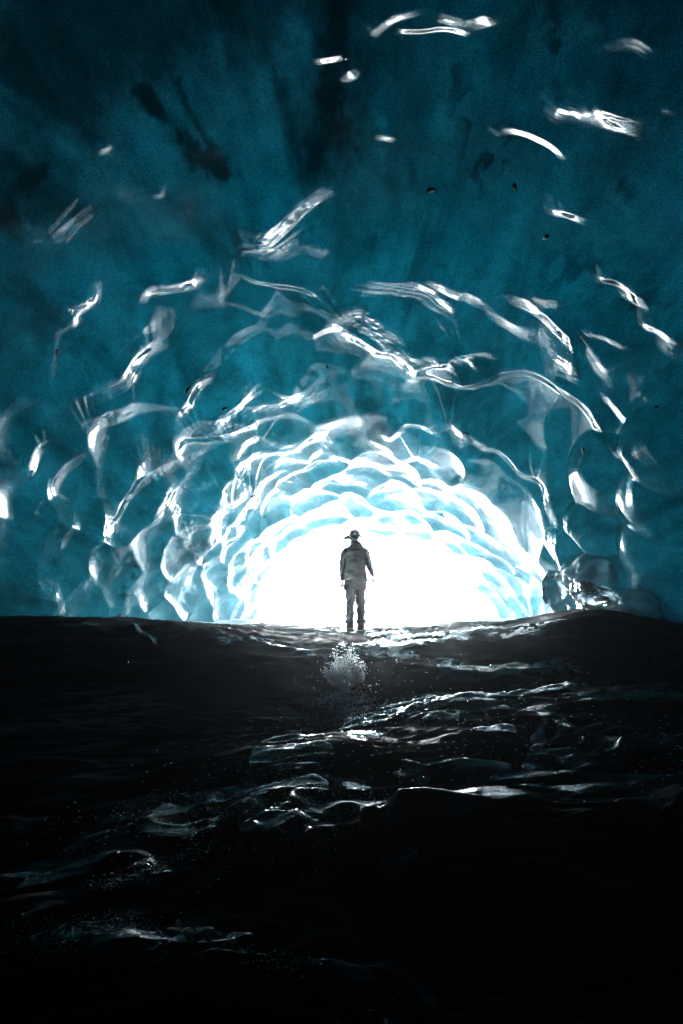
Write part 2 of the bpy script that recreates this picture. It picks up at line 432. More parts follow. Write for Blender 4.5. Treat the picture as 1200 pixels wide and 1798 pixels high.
    # dirt in the ice, plus painted shade of hollows, flutes and corners (a mask stored on the mesh)
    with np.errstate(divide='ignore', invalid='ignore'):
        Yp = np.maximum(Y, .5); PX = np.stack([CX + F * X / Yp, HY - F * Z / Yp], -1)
    dirt_shade = np.zeros_like(X)
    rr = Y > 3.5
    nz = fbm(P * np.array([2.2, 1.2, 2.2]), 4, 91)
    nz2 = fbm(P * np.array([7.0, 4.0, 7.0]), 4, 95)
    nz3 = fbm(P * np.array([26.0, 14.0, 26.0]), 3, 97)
    for poly, w, soft, st, patchy in DIRT_AND_SHADE:
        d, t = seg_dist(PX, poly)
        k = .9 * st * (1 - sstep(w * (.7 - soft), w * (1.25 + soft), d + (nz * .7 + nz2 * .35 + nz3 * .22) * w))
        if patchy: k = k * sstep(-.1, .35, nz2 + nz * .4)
        dirt_shade = np.maximum(dirt_shade, np.where(rr, k, 0))
    # closing rows behind the camera and the outer skin of the glacier
    verts = [Pd.reshape(-1, 3)]; quads = [grid_quads(NR, NC)]; sl = [dirt_shade.ravel()]
    n0 = NR * NC
    # outer skin (coarse), 2.5 - 6 m of ice
    on, oc = 40, 60
    yo = np.linspace(-12, 24.6, on); to_ = np.linspace(0, np.pi, oc)
    YO, TO = np.meshgrid(yo, to_, indexing='ij')
    tk = 1.3 + 13.5 * np.clip((24.6 - YO) / 22, 0, 1.6) ** 2
    co, so = np.cos(TO), np.sin(TO)
    XO = (np.where(co > 0, smooth_tab(YO, RW), smooth_tab(YO, LW)) + tk * .8) * np.sign(co) * np.abs(co) ** .8
    ZO = Z0 - .4 + (smooth_tab(YO, TZ) - Z0 + tk) * np.abs(so) ** .9
    PO = np.stack([XO, YO, ZO], -1); PO += .35 * fbm(PO * .5, 3, 15)[..., None] * np.array([1, .2, 1])
    verts.append(PO.reshape(-1, 3)); quads.append(grid_quads(on, oc, n0)[:, ::-1]); sl.append(np.zeros(on * oc))
    n1 = n0 + on * oc
    # mouth rim: strips joining the last inner row to the last outer row
    mi = 12; tt = np.linspace(0, 1, mi)
    inner = Pd[-1]; oi = np.linspace(0, oc - 1, NC)
    outer = np.stack([np.interp(oi, np.arange(oc), PO[-1][:, k]) for k in range(3)], -1)
    rim = inner[None] * (1 - tt[:, None, None]) + outer[None] * tt[:, None, None]
    rim[1:-1] += .25 * fbm(rim[1:-1] * 1.3, 3, 5)[..., None] * np.array([.3, 1, .3])
    verts.append(rim.reshape(-1, 3)); quads.append(grid_quads(mi, NC, n1)); sl.append(np.zeros(mi * NC)); n2 = n1 + mi * NC
    bk = 14; sc = np.cos(np.linspace(0, np.pi / 2, bk)); b0 = Pd[0]
    cen = np.array([0, -8, Z0]); back = cen + (b0 - cen)[None] * sc[:, None, None]; back[..., 1] = -8 - 3 * np.sin(np.linspace(0, np.pi / 2, bk))[:, None]
    verts.append(back.reshape(-1, 3)); quads.append(grid_quads(bk, NC, n2)[:, ::-1]); sl.append(np.zeros(bk * NC))
    n3_ = n2 + bk * NC
    # outer end cap and the underside, so that the ice is one closed body
    ob = PO[0]; oc_ = np.array([0, -13.5, Z0 - .4]); bo = oc_ + (ob - oc_)[None] * sc[:, None, None]; bo[..., 1] = -12 - 1.5 * np.sin(np.linspace(0, np.pi / 2, bk))[:, None]
    verts.append(bo.reshape(-1, 3)); quads.append(grid_quads(bk, oc, n3_)); sl.append(np.zeros(bk * oc)); n4 = n3_ + bk * oc
    for ci_, co_ in ((0, 0), (NC - 1, oc - 1)):
        ei = Pd[:, ci_]; eo = PO[:, co_]; yy = np.linspace(-11, 24.4, 60)
        a_ = np.stack([np.interp(yy, ei[:, 1], ei[:, k]) if k != 1 else yy for k in range(3)], -1); b_ = np.stack([np.interp(yy, eo[:, 1], eo[:, k]) if k != 1 else yy for k in range(3)], -1)
        verts.append(np.concatenate([a_, b_])); quads.append(grid_quads(2, 60, n4)); sl.append(np.zeros(120)); n4 += 120
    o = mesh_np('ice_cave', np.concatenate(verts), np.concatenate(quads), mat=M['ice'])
    attr(o, 'dirt_and_shade', np.concatenate(sl))
    tag(o, 'blue glacier ice cave with glossy scalloped ceiling and walls', 'ice cave', kind='structure')
    return P, Nn, h

# bright lips traced from the photograph: polyline (px), width (px), strength
def S(pts, w, s=1.0): return (pts, w, s)
ICE_STROKES = [
 S([(104,560),(118,541),(140,533),(172,527)],7), S([(114,556),(140,543),(172,537)],9), S([(148,556),(146,563),(130,571),(106,576)],9),
 S([(248,538),(255,518),(272,502),(298,497),(330,490),(353,497)],9), S([(262,522),(280,511),(310,507),(345,500)],7),
 S([(250,586),(258,570),(274,567)],8), S([(120,716),(140,702),(165,684),(190,673),(212,664),(226,648),(236,630),(256,613),(284,608)],17),
 S([(128,760),(150,742),(180,729),(220,717),(260,713),(318,711)],15), S([(320,708),(325,686),(340,668),(362,660),(395,661),(420,673)],10),
 S([(388,716),(408,695),(425,677),(445,662),(464,658)],9), S([(462,658),(480,666),(505,673)],6),
 S([(303,784),(330,757),(350,744),(390,736),(440,716),(480,701),(510,690),(540,682),(570,668),(602,650)],20),
 S([(348,796),(375,772),(405,754),(430,748)],12), S([(342,718),(366,722),(392,713)],9), S([(415,805),(430,775),(450,760),(470,770)],9),
 S([(440,812),(470,790),(500,770),(540,755),(580,752)],8), S([(540,815),(552,790),(568,770)],9),
 S([(402,420),(430,420),(455,425),(475,448)],22), S([(446,416),(480,387),(520,357),(560,333),(594,321)],17), S([(500,330),(515,326),(532,326)],10),
 S([(524,430),(550,434),(582,446)],14), S([(415,473),(445,490),(480,492),(525,496),(556,510)],5), S([(372,534),(382,524),(402,523)],18), S([(398,528),(430,535),(458,546)],5),
 S([(533,588),(560,575),(590,562)],6), S([(601,466),(640,478),(700,485),(735,490),(770,515),(800,535),(835,549)],16),
 S([(748,484),(780,479),(815,495),(845,515),(862,542)],12), S([(856,538),(900,558),(922,578),(938,588)],10),
 S([(588,562),(610,541),(632,535),(660,550),(690,580),(710,610),(730,640),(752,655)],20), S([(592,580),(620,576),(650,592),(674,618)],11),
 S([(748,652),(790,664),(830,668),(880,656),(920,651),(960,664),(1005,690),(1040,725),(1077,782)],8), S([(790,666),(830,669),(880,657)],12),
 S([(758,626),(785,622),(812,634)],9), S([(802,628),(830,613),(862,622),(902,640)],16),
 S([(884,510),(920,515),(945,530),(970,555),(1000,575),(1030,595),(1050,630),(1060,655),(1078,670)],12), S([(943,516),(975,513),(1000,522),(1028,534)],11),
 S([(963,630),(1000,641),(1030,656),(1062,652)],20), S([(1054,491),(1075,485),(1107,503)],6), S([(1088,504),(1120,522),(1158,537)],10),
 S([(1033,578),(1060,577),(1090,597),(1122,614)],6), S([(1130,571),(1160,575),(1204,597)],6), S([(1160,588),(1206,620)],14),
 S([(1103,677),(1120,692),(1138,713)],14), S([(1053,684),(1080,705),(1100,730),(1128,747)],6), S([(1083,743),(1110,772),(1148,808)],15), S([(1086,756),(1104,782)],8),
 S([(1136,740),(1165,755),(1188,806)],16), S([(938,163),(970,180),(1000,200),(1028,214)],20), S([(1032,212),(1070,195),(1110,210),(1148,230)],20),
 S([(877,242),(881,224),(902,220),(945,235),(985,255),(999,280)],7), S([(1052,94),(1085,74),(1110,60),(1140,75),(1164,112)],16), S([(974,371),(1000,362),(1037,387)],8),
 S([(543,106),(590,95),(622,84),(642,72)],8), S([(586,116),(612,131),(630,110),(642,80)],13), S([(650,62),(680,30),(720,10),(760,6)],9),
 S([(690,48),(740,50),(780,42),(834,60)],7), S([(750,18),(790,20),(830,40)],13), S([(826,40),(870,25),(898,12)],14), S([(1166,196),(1204,188)],8),
 S([(162,268),(200,263)],7), S([(260,342),(288,346)],5), S([(46,424),(75,404),(104,440)],22,.8), S([(653,231),(680,228),(699,243)],7),
 S([(773,746),(800,742),(830,760),(858,788)],15), S([(853,785),(880,785),(910,820),(934,842)],7), S([(690,760),(720,735),(760,745),(775,775)],6),
 S([(922,842),(950,839),(970,860),(985,900),(990,940),(995,985),(1010,1010),(1022,1044)],10), S([(942,858),(958,888),(965,918),(988,948)],9),
 S([(1008,931),(1030,925),(1050,945),(1062,978)],8), S([(1068,930),(1078,940),(1084,955)],5), S([(1030,985),(1034,1000),(1042,1014)],6),
 S([(1096,790),(1125,800),(1145,830),(1150,868)],9),
 S([(45,846),(50,812),(65,786),(90,775),(127,773)],10), S([(88,868),(98,842),(108,826),(140,800),(178,796)],10,.8), S([(54,920),(59,890),(75,875),(90,873)],7),
 S([(74,962),(74,935),(90,905),(110,893)],9), S([(104,963),(104,935),(120,915),(134,893)],9), S([(148,968),(158,945),(170,920),(182,915)],8), S([(97,1022),(115,985),(130,960)],13),
 S([(79,1080),(90,1045),(107,1022)],9), S([(119,1080),(145,1040),(155,1015),(174,968)],11), S([(16,1080),(30,1045),(62,1018)],9),
 S([(194,1022),(205,990),(222,977)],7), S([(189,935),(198,905),(215,880),(226,850)],11), S([(214,864),(224,830),(240,815),(264,804)],13), S([(186,888),(220,865),(250,835),(280,820),(314,809)],11),
 S([(264,918),(275,880),(290,860),(312,844)],9), S([(191,970),(200,955),(214,950)],8), S([(248,1085),(270,1060),(304,1043)],14), S([(300,1075),(318,1030),(345,990),(377,977)],10), S([(314,968),(319,940),(352,917)],8),
 S([(364,955),(358,930),(370,900),(385,880),(424,866)],11), S([(386,955),(378,920),(390,890),(430,865),(455,863)],14), S([(410,945),(418,915),(445,890),(470,880)],9),
 S([(375,1010),(385,990),(400,1000),(390,1025)],7), S([(420,985),(425,950),(440,940)],7),
 S([(440,1000),(450,950),(480,920),(520,900)],14), S([(510,880),(540,850),(580,840),(600,850)],8), S([(520,905),(560,890),(600,890)],9),
 S([(570,800),(600,790),(640,800),(690,825)],7), S([(700,800),(740,790),(780,815)],7), S([(620,760),(660,770),(700,790)],8),
]
BULGES = [(1062,925,.62,.42), (1000,965,.55,.2), (1075,840,.85,.38), (1165,880,.75,.48), (1150,955,.65,.48), (1040,1010,.5,.42), (1105,1010,.55,.45), (1185,1035,.8,.5), (1120,1062,.8,.5), (1195,800,.8,.42),
          (900, 740, 2.0, -.10)]
DIRT_AND_SHADE = [  # dirt marks, and shade painted dark: roof corners, crown hollow, diagonal flutes
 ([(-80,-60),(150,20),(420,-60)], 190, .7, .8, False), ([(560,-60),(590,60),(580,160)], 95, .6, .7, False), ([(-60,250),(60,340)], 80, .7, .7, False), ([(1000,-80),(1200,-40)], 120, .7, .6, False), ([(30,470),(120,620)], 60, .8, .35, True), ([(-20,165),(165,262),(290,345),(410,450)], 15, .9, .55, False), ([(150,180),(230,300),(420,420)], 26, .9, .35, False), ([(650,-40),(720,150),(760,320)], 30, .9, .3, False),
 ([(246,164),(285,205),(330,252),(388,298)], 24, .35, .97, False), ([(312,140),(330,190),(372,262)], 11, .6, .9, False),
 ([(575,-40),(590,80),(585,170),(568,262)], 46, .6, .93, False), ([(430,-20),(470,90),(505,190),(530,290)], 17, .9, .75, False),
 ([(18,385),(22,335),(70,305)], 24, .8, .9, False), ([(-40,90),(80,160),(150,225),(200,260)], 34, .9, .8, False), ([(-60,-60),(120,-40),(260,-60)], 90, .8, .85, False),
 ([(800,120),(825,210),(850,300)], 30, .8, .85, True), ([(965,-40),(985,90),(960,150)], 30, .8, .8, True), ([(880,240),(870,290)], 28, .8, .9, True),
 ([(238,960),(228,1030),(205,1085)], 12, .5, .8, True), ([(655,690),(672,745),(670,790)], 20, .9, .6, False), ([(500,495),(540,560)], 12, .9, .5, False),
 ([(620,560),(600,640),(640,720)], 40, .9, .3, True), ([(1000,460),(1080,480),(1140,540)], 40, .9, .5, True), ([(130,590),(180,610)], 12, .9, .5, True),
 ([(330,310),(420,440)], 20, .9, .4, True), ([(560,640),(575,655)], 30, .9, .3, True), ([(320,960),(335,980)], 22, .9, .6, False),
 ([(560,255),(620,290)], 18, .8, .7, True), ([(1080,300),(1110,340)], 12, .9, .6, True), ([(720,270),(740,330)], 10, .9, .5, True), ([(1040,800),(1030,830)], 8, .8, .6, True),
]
VP, VN, VH = build_vault()

# ------------------------------------------------------------------ bedrock floor
COLS = [-400, 0, 300, 560, 640, 850, 1040, 1200, 1600]
PROF = {  # column px -> list of (distance, row px)
 0:   [(2,1810),(2.5,1625),(3,1520),(4,1385),(4.6,1310),(5.2,1214),(5.8,1130),(6.5,1094),(7.5,1081),(9,1086),(12,1100),(22,1088)],
 300: [(2,1820),(2.5,1640),(3.2,1475),(4,1380),(4.7,1300),(5.3,1210),(5.9,1132),(6.4,1106),(7.5,1089),(9,1092),(12,1100),(22,1090)],
 560: [(2,1820),(2.6,1600),(3.2,1440),(3.6,1380),(4.4,1310),(5.0,1270),(5.4,1215),(5.75,1152),(6.3,1132),(8,1112),(10,1101),(12,1097),(22,1090)],
 640: [(2,1830),(2.5,1660),(3.0,1545),(3.35,1412),(3.8,1365),(4.5,1302),(5.1,1250),(5.45,1215),(5.8,1156),(6.2,1150),(8,1122),(10,1105),(12,1098),(22,1090)],
 850: [(2,1840),(2.8,1600),(3.2,1455),(3.5,1378),(3.9,1350),(4.4,1290),(4.8,1240),(5.4,1216),(5.7,1182),(6,1166),(7,1132),(8.5,1105),(10,1096),(12,1094),(22,1090)],
 1040:[(2,1850),(2.6,1660),(3.1,1480),(3.4,1385),(3.8,1358),(4.3,1300),(4.8,1228),(5.4,1206),(5.8,1182),(6.3,1162),(7,1130),(8,1082),(9,1066),(10,1072),(12,1090),(22,1090)],
 1200:[(2,1850),(2.6,1660),(3.2,1482),(3.6,1388),(4.2,1312),(4.8,1232),(5.6,1200),(6,1167),(6.8,1138),(7.5,1102),(8.5,1089),(10,1090),(12,1094),(22,1090)],
}
OLD_D = [0, 2, 2.5, 3, 3.4, 4, 4.6, 5.2, 5.45, 5.8, 6.3, 7, 8, 9, 30]; NEW_D = [0, 1.5, 1.82, 2.25, 2.62, 3.2, 4.1, 5.7, 6.2, 6.6, 7.1, 7.6, 8.3, 9, 30]
PROF = {c: [(float(np.interp(d, OLD_D, NEW_D)), r) for d, r in v] for c, v in PROF.items()}
PROF[-400] = PROF[0]; PROF[1600] = PROF[1200]
def floor_z(x, y):
    a = np.clip(CX + F * x / np.maximum(y, 1.3), -399, 1599)
    tab = []
    ys = np.linspace(-9, 30, 1561)
    for c in COLS:
        D = np.array([d for d, r in PROF[c]]); zz = np.array([-(r - HY) / F * d for d, r in PROF[c]])
        v = np.interp(ys, D, zz); k = np.exp(-np.linspace(-2, 2, 9) ** 2); k /= k.sum()
        v = np.convolve(np.pad(v, 4, mode='edge'), k, 'valid'); tab.append(v)
    tab = np.array(tab)
    yi = np.clip((y + 9) / 39 * 1560, 0, 1559.999); y0 = yi.astype(int); fy = yi - y0
    ci = np.interp(a, COLS, np.arange(len(COLS))); c0 = np.clip(ci.astype(int), 0, len(COLS) - 2); fc = ci - c0; fc = fc * fc * (3 - 2 * fc)
    g = lambda c: tab[c, y0] * (1 - fy) + tab[c, y0 + 1] * fy
    return g(c0) * (1 - fc) + g(c0 + 1) * fc

def rock_detail(x, y):
    p = np.stack([x, y, 0 * x], -1)
    w = np.stack([x * .8 + .5 * y, y * 1.0 - .25 * x, 0 * x], -1)
    d = .075 * fbm(w * np.array([.7, 1.1, 1]), 3, 201)
    r = 1 - np.abs(fbm(w * np.array([1.3, 3.4, 1]), 3, 221)); d += .035 * (r - .6)
    d += .010 * fbm(w * np.array([4, 12, 1]), 4, 251)
    st = fbm(w * np.array([.55, 2.0, 1]), 3, 281) * 3.0; fl = np.floor(st); d += .05 * (fl + sstep(.55, 1.0, st - fl) - st)
    near = sstep(.0, .7, np.abs(y - 1.0)) * 0 + 1
    return d * (.55 + .45 * sstep(9, 6, y)) * near

GROUND_STROKES = [
 ([(430,1337),(500,1319),(560,1311),(592,1326)],6,1), ([(398,1366),(450,1351),(520,1346),(602,1331)],6,1), ([(425,1388),(480,1373),(540,1371),(602,1387)],12,1), ([(470,1400),(520,1392),(580,1402)],9,1),
 ([(408,1446),(440,1456),(480,1452),(540,1426),(602,1406)],11,1), ([(230,1441),(300,1416),(382,1391)],6,.9), ([(98,1482),(150,1452),(262,1431)],4,.8), ([(78,1497),(130,1481),(220,1466),(332,1441)],5,.85), ([(-4,1452),(60,1447),(112,1440)],3,.8),
 ([(-4,1548),(60,1536),(90,1536),(160,1521),(242,1496)],4,.8), ([(172,1553),(206,1557),(260,1531),(334,1500)],10,1), ([(120,1632),(200,1617),(250,1643),(290,1640),(330,1656),(400,1669),(470,1690),(505,1696)],13,1), ([(165,1640),(225,1652)],14,1), ([(540,1690),(600,1690),(702,1711)],5,.8), ([(20,1670),(60,1655),(110,1648)],7,.9),
 ([(600,1305),(650,1283),(700,1261),(760,1245),(850,1233),(950,1222),(1022,1214)],15,1), ([(942,1283),(1000,1275),(1072,1286)],18,1), ([(948,1322),(1052,1309)],10,1), ([(978,1361),(1030,1355),(1092,1349)],7,1), ([(1056,1374),(1130,1375),(1194,1386)],6,1),
 ([(600,1374),(640,1400),(680,1416),(720,1411),(790,1402),(830,1386),(880,1371),(942,1365)],16,1), ([(600,1358),(650,1384),(692,1391)],9,1), ([(698,1379),(740,1375),(782,1379)],11,1), ([(656,1352),(720,1351),(784,1345)],6,.9), ([(600,1417),(684,1422)],9,1),
 ([(608,1147),(700,1141),(760,1129),(820,1113),(882,1098)],8,1), ([(600,1131),(680,1121),(764,1110)],6,1), ([(640,1116),(724,1108)],5,1), ([(640,1153),(700,1151),(744,1147)],4,1),
 ([(736,1163),(820,1173),(900,1165),(1000,1162),(1034,1173)],9,.8), ([(978,1194),(1050,1206),(1124,1210)],8,.8), ([(433,1116),(470,1125),(520,1137),(574,1153)],4,1), ([(372,1125),(434,1117)],6,.7), ([(230,1100),(255,1120),(284,1133)],3,1), ([(1000,1330),(1080,1300),(1150,1290)],8,.9), ([(620,1285),(690,1270),(760,1262)],6,.8), ([(820,1300),(900,1290),(940,1296)],5,.7),
]
def base_cast(px, py):
    a = (px - CX) / F; b = (HY - py) / F
    D = np.linspace(1.0, 11, 1600); f = b * D - floor_z(a * D, D)
    i = np.argmax(f < 0) if (f < 0).any() else len(D) - 1
    return np.array([a * D[i], D[i]])
GS = []
for pts_, w_, st_ in GROUND_STROKES:
    Q = np.array([base_cast(*p) for p in pts_]); sg_ = np.linalg.norm(np.diff(Q, axis=0), axis=1); L_ = np.concatenate([[0], np.cumsum(sg_)])
    n_ = max(6, int(L_[-1] / .08)); t_ = np.linspace(0, L_[-1], n_); R_ = np.stack([np.interp(t_, L_, Q[:, k]) for k in (0, 1)], -1)
    for _ in range(3): R_[1:-1] = .25 * R_[:-2] + .5 * R_[1:-1] + .25 * R_[2:]
    T_ = np.gradient(R_, axis=0); T_ /= np.linalg.norm(T_, axis=1, keepdims=True) + 1e-9
    f_ = np.stack([-T_[:, 1], T_[:, 0]], -1); f_ *= np.sign(f_[:, 1:2]) + (f_[:, 1:2] == 0)
    z_ = floor_z(R_[:, 0], R_[:, 1]); P3 = np.stack([R_[:, 0], R_[:, 1], z_], -1)
    tc_ = -P3 / np.linalg.norm(P3, axis=1, keepdims=True); H_ = None; bst_ = np.full(n_, 1e9); H_ = np.zeros_like(P3)
    fT_ = lambda d: (floor_z(R_[:, 0] + d[:, 0] * .08, R_[:, 1] + d[:, 1] * .08) - floor_z(R_[:, 0] - d[:, 0] * .08, R_[:, 1] - d[:, 1] * .08)) / .16
    for ox_ in np.linspace(-2.6, 5.2, 14):
        for oz_ in (1.2, 1.7, 2.1):
            to_ = np.array([ox_, 24, oz_]) - P3; to_ /= np.linalg.norm(to_, axis=1, keepdims=True); hc_ = tc_ + to_
            cs_ = np.abs((hc_[:, :2] * T_).sum(1) / hc_[:, 2] + fT_(T_)) + .01 * np.abs(oz_ - 1.7); m_ = cs_ < bst_; bst_[m_] = cs_[m_]; H_[m_] = hc_[m_]
    for _ in range(3): H_[1:-1] = .25 * H_[:-2] + .5 * H_[1:-1] + .25 * H_[2:]
    e_ = .08; sl_ = (floor_z(R_[:, 0] + f_[:, 0] * e_, R_[:, 1] + f_[:, 1] * e_) - floor_z(R_[:, 0] - f_[:, 0] * e_, R_[:, 1] - f_[:, 1] * e_)) / (2 * e_)
    tan_ = np.clip((H_[:, :2] * f_).sum(1) / H_[:, 2] + sl_, .06, 1.2)
    R2_ = R_ + f_ * .02; pp = lambda R, z: np.stack([R[:, 0] / R[:, 1], z / R[:, 1]], -1)
    ppm_ = np.linalg.norm(pp(R2_, z_ - .02 * (tan_ - sl_)) - pp(R_, z_), axis=1) / .02 * F
    W_ = np.clip(1.9 * w_ / np.maximum(ppm_, 12), .04, .42)
    GS.append((R_, T_, f_, tan_ * W_ * st_, W_, L_[-1]))
def ground_strokes(x, y):
    out = np.zeros_like(x); mask = np.zeros_like(x)
    for R_, T_, f_, A_, W_, L_ in GS:
        mx = W_.max() * 2.2 + .12
        idx = np.where((x > R_[:, 0].min() - mx) & (x < R_[:, 0].max() + mx) & (y > R_[:, 1].min() - mx) & (y < R_[:, 1].max() + mx))
        if not len(idx[0]): continue
        V = np.stack([x[idx], y[idx]], -1); n_ = len(R_)
        bd = np.full(len(V), 1e9); fb = np.zeros(len(V))
        for k in range(n_ - 1):
            ab = R_[k + 1] - R_[k]; t_ = np.clip(((V - R_[k]) @ ab) / max(ab @ ab, 1e-9), 0, 1)
            d = ((V - R_[k] - t_[:, None] * ab) ** 2).sum(1); m = d < bd; bd[m] = d[m]; fb[m] = k + t_[m]
        fb = np.clip(fb, 0, n_ - 1.0001); i0 = fb.astype(int); bf = fb - i0
        lp = lambda a_: a_[i0] * (1 - bf) + a_[i0 + 1] * bf if a_.ndim == 1 else a_[i0] * (1 - bf)[:, None] + a_[i0 + 1] * bf[:, None]
        r = V - lp(R_); sd = (r * lp(f_)).sum(1); W = lp(W_)
        ov = np.where((fb <= 0) | (fb >= n_ - 1.001), np.abs((r * lp(T_)).sum(1)), 0)
        p3 = np.stack([V[:, 0] * 2.2, V[:, 1] * 4, 0 * sd], -1)
        sd = sd + W * .5 * fbm(p3, 3, 611)
        up = sstep(-.5 * W - .10 - .8 * W, -.5 * W, sd); u = np.clip((sd + .5 * W) / W, -.2, 1.2)
        dn = 1 - np.clip(np.where(u < .1, .5 * np.clip(u + .1, 0, None) ** 2 / .2, np.where(u > .9, 1 - .5 * np.clip(1.1 - u, 0, None) ** 2 / .2, u)), 0, 1)
        tp = np.clip(np.minimum(fb, n_ - 1 - fb) / (n_ - 1) * L_ / (.12 + W), 0, 1); tp = tp * tp * (3 - 2 * tp) * np.exp(-(ov / (.5 * W)) ** 2)
        gl_ = fbm(np.stack([V[:, 0] * 20, V[:, 1] * 30, 0 * sd], -1), 2, 633) * np.clip(V[:, 1] / 2.6, .5, 2)
        out[idx] += lp(A_) * up * dn * tp + .0022 * gl_ * tp * np.exp(-(sd / (.9 * W)) ** 2); mask[idx] = np.maximum(mask[idx], tp * np.exp(-(sd / (1.1 * W)) ** 2))
    return out, mask
def floor_b(x, y): return floor_z(x, y) + rock_detail(x, y)
def floor_h(x, y): return floor_b(x, y) + ground_strokes(x, y)[0]

def fan_rows(n, d0, d1): return 1 / np.linspace(1 / d1, 1 / d0, n)[::-1]
def build_floor():
    yb = np.concatenate([np.linspace(-8.6, .9, 40), fan_rows(820, .96, 12.5), np.linspace(12.7, 25, 60)])
    ad = np.linspace(-.78, .78, 720)
    A, Yg = np.meshgrid(ad, yb, indexing='xy')
    Xd = A * (np.maximum(Yg, .9) + .35)
    ne = 26
    e = np.linspace(0, 1, ne + 1)[1:]
    XL = Xd[:, :1] * (1 - e[::-1])[None] + (np.minimum(Xd[:, :1] - .5, -9.5)) * e[::-1][None]
    XR = Xd[:, -1:] * (1 - e)[None] + (np.maximum(Xd[:, -1:] + .5, 9.5)) * e[None]
    X = np.concatenate([XL, Xd, XR], 1); Y = np.repeat(yb[:, None], X.shape[1], 1)
    Z = floor_h(X, Y)
    o = mesh_np('rock_ground', np.stack([X, Y, Z], -1), grid_quads(*X.shape), mat=M['rock'])
    tag(o, 'dark wet bedrock floor stepping down towards the viewer', 'rock', kind='structure')
build_floor()

# ------------------------------------------------------------------ running water over the rock
def ground_cast(px, py):
    a = (px - CX) / F; b = (HY - py) / F
    D = np.linspace(1.0, 14, 2500); f = b * D - floor_b(a * D, D)
    i = np.argmax(f < 0) if (f < 0).any() else len(D) - 1
    return np.array([a * D[i], D[i], b * D[i]])

WATER_BANDS = [   # (polyline px, half width px) : flows traced on the rock
 ([(1010,1092),(900,1108),(800,1118),(700,1126),(620,1135)], 22), ([(560,1108),(620,1112),(720,1110)], 12), ([(610,1146),(604,1180),(600,1215)], 32),
 ([(600,1240),(640,1290),(590,1330)], 40), ([(1200,1210),(1000,1225),(850,1245),(720,1265),(620,1310)], 26), ([(1200,1370),(1050,1370),(950,1365),(880,1372),(780,1400),(640,1410),(500,1425),(430,1445)], 30),
 ([(620,1320),(520,1350),(420,1390),(300,1420),(150,1445),(0,1465)], 34), ([(600,1330),(680,1370),(700,1400)], 34), ([(500,1380),(350,1450),(150,1500),(0,1545)], 34), ([(960,1250),(950,1300),(930,1350)], 30), ([(1180,1300),(1060,1310),(950,1330)], 40),
 ([(340,1495),(260,1525),(180,1555)], 18), ([(0,1660),(120,1640),(200,1620),(260,1645),(380,1660),(470,1690),(560,1690),(700,1700),(760,1760)], 26), ([(700,1345),(800,1345),(880,1350)], 26),
]
def build_water():
    yb = fan_rows(760, 1.05, 13.0); ad = np.linspace(-.66, .66, 760)
    A, Y = np.meshgrid(ad, yb, indexing='xy'); X = A * (Y + .2)
    gs, gm = ground_strokes(X, Y); Zr = floor_b(X, Y) + gs
    PX = np.stack([CX + F * X / Y, HY - F * Zr / Y], -1)
    mk = np.zeros_like(X)
    p = np.stack([X, Y, 0 * X], -1)
    nz = fbm(p * np.array([2.5, 4, 1]), 4, 301)
    for poly, w in WATER_BANDS:
        d, t = seg_dist(PX, poly); mk = np.maximum(mk, .8 - (d / w) + .5 * nz)
    mk = np.maximum(mk - .38, 1.25 * gm - .25)
    depth = .016 * sstep(-.05, .35, mk) - .012
    fl = np.stack([X * 1.0 + .35 * Y, Y * 2.0 - .5 * X, 0 * X], -1)
    rip = .004 * fbm(fl * 6.0, 4, 331) + .004 * (1 - np.abs(fbm(fl * np.array([1.6, 3.0, 1]), 3, 341)))
    Z = Zr + np.where(mk > 0, rip, 0) * sstep(0, .4, mk) + depth
    keep = mk > -.12
    q = grid_quads(*X.shape); kq = keep.ravel()[q].all(1); q = q[kq]
    used = np.unique(q); mp = np.full(X.size, -1); mp[used] = np.arange(len(used))
    V = np.stack([X, Y, np.maximum(Z, Zr - .02)], -1).reshape(-1, 3)[used]
    o = mesh_np('stream_water', V, mp[q], mat=M['water'])
    tag(o, 'thin sheets of meltwater glinting as they run over the dark rock', 'water', kind='structure')
build_water()

# ------------------------------------------------------------------ small round meshes
def ico(sub=1):
    bm = bmesh.new(); bmesh.ops.create_icosphere(bm, subdivisions=sub, radius=1)
    v = np.array([x.co[:] for x in bm.verts]); f = np.array([[w.index for w in x.verts] for x in bm.faces]); bm.free(); return v, f
def scatter_mesh(name, centres, radii, sub, mat, stretch=None):
    v, f = ico(sub); n = len(centres)
    S_ = np.repeat(np.asarray(radii)[:, None], 3, 1)
    if stretch is not None: S_ = S_ * stretch
    V = centres[:, None, :] + v[None] * S_[:, None, :]
    Fc = f[None] + (np.arange(n) * len(v))[:, None, None]
    return mesh_np(name, V.reshape(-1, 3), tris=Fc.reshape(-1, 3), mat=mat)

